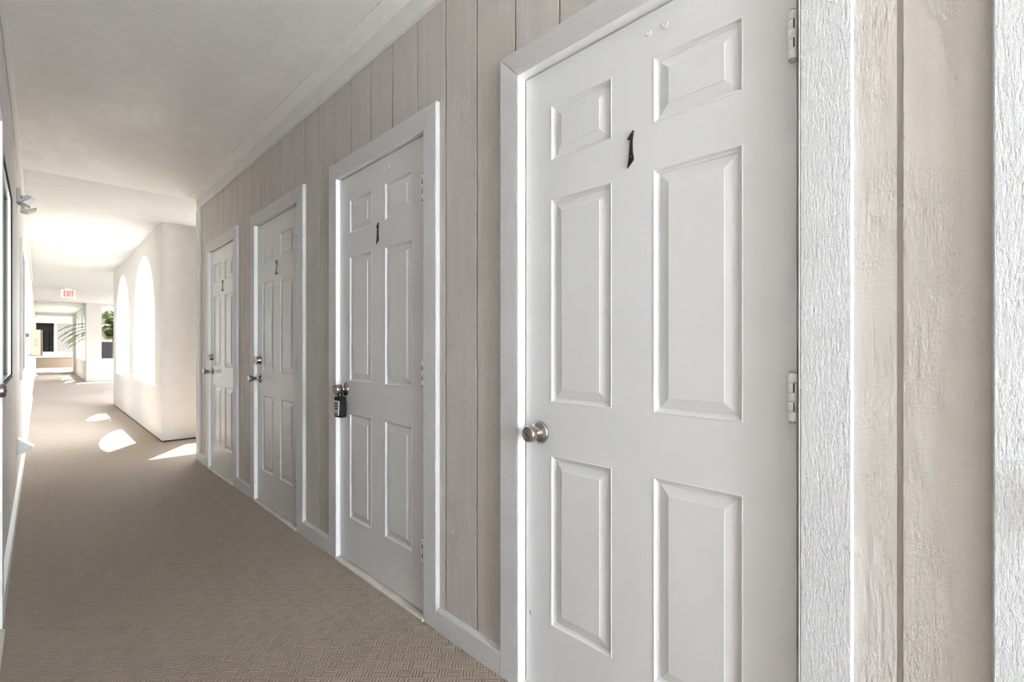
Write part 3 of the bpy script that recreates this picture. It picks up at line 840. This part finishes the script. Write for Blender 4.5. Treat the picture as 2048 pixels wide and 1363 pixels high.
fe = empty('board_fence', (3.0, 29.5, 0)); tag(fe, 'dark grey board fence behind the palm beyond the far opening', 'fence')
for k in range(22):
    MB().box(-1.5+0.14*k, -1.5+0.14*k+0.137, 0, 0.02, 0.02, 1.42).build('fence_board', M['fence'], fe)
MB().box(-1.5, 1.6, 0.02, 0.06, 0.3, 0.4).build('fence_rail', M['fence'], fe)
MB().box(-1.5, 1.6, 0.02, 0.06, 1.1, 1.2).build('fence_rail', M['fence'], fe)

# ------------------------------------------------------------------ palms
def frond(root, base, az, elev, length, droop, n=26, wl=0.38, side=0.0):
    pts = []; d = Vector((math.cos(az)*math.cos(elev), math.sin(az)*math.cos(elev), math.sin(elev)))
    p = Vector(base); st = length/n
    for i in range(n+1):
        pts.append(p.copy()); p = p + d*st
        d = (d + Vector((0,0,-droop*st*(0.6+i/n)))).normalized()
    rs = [0.013*(1-i/n)+0.003 for i in range(n+1)]
    rc = MB().tube(pts[::2], rs[::2], 6).build('frond_stalk', M['rachis'], root)
    lf = MB()
    for i in range(3, n):
        t = i/n
        d = (pts[i+1]-pts[i-1]).normalized()
        s = d.cross(Vector((0,0,1))).normalized(); u = s.cross(d)
        L = wl*math.sin(PI*min(1, 0.18+0.82*t))**0.6*(0.85+0.3*random.random())
        for sg in (-1, 1):
            dr = (d*(0.55+0.4*t) + s*sg*0.9 + u*(0.12*random.random())).normalized()
            w = 0.017*(0.8+0.4*random.random())
            q0 = pts[i]; q1 = q0 + dr*L*0.5; q2 = q0 + dr*L - Vector((0,0,0.25*L))
            a = d*w
            lf.add([q0-a*0.5, q0+a*0.5, q1+a, q1-a, q2], [(0,1,2,3),(3,2,4)])
    lf.build('leaflets', M['leaf'], rc)

def palm(loc, height, fronds, label, group=None):
    r = empty('palm_tree', loc); tag(r, label, 'palm')
    if group: r['group'] = group
    tr = []
    rad = []
    thick = 0.10 if height > 3 else 0.07
    for k in range(9):
        t = k/8; tr.append((0.03*math.sin(2.2*t), 0.02*t, height*t)); rad.append(thick-0.03*t+(0.02 if k == 0 else 0))
    MB().tube(tr, rad, 12).build('trunk', M['trunk'], r)
    for az, el, L, dp in fronds:
        frond(r, (0.0, 0.02, height-0.02), az, el, L, dp)
    return r
fr = []
for k in range(11):          # upright and outward fronds, kept clear of the wall
    fr.append((-0.75 + 2.2*k/10, 0.25 + 0.6*random.random(), 1.0 + 0.3*random.random(), 0.8))
for a, e, L, dp in ((0.96, 0.42, 1.6, 0.75), (1.03, 0.16, 1.55, 0.75), (0.99, -0.12, 1.5, 0.6), (1.08, -0.30, 1.45, 0.35), (0.94, 0.02, 1.55, 0.7), (1.05, 0.30, 1.65, 0.8), (1.12, 0.05, 1.5, 0.7)):
    fr.append((PI*a, e, L, dp))   # through the first arch
for a, e, L, dp in ((1.41, 0.25, 0.9, 0.8), (1.44, -0.15, 0.9, 0.7), (1.49, 0.6, 0.9, 0.9), (1.46, 0.0, 0.85, 0.6), (1.42, 0.95, 0.9, 1.0), (1.40, 0.45, 1.0, 0.8), (1.43, 0.3, 0.8, 0.7), (1.40, -0.2, 0.7, 0.5), (1.45, -0.35, 0.8, 0.5), (1.41, 1.1, 0.9, 1.1), (1.42, 0.15, 0.8, 0.8), (1.47, 0.5, 0.85, 0.9), (1.52, -0.1, 0.8, 0.8), (1.56, 0.3, 0.9, 0.9), (1.44, -0.3, 0.8, 0.5), (1.50, 0.75, 0.9, 0.9)):
    fr.append((PI*a, e, L, dp))   # across the square opening
palm((1.93, 22.85, 0), 1.85, fr, 'green palm beyond the far square opening, fronds reaching into the walkway')
fr = [(2*PI*k/34, 0.0+0.9*random.random(), 1.15+0.3*random.random(), 0.5+0.4*random.random()) for k in range(34) if not 0.35 < 2*PI*k/34 < 2.75]
palm((2.15, 11.95, 0), 3.9, fr, 'taller palm in the courtyard that shades the farther arch')
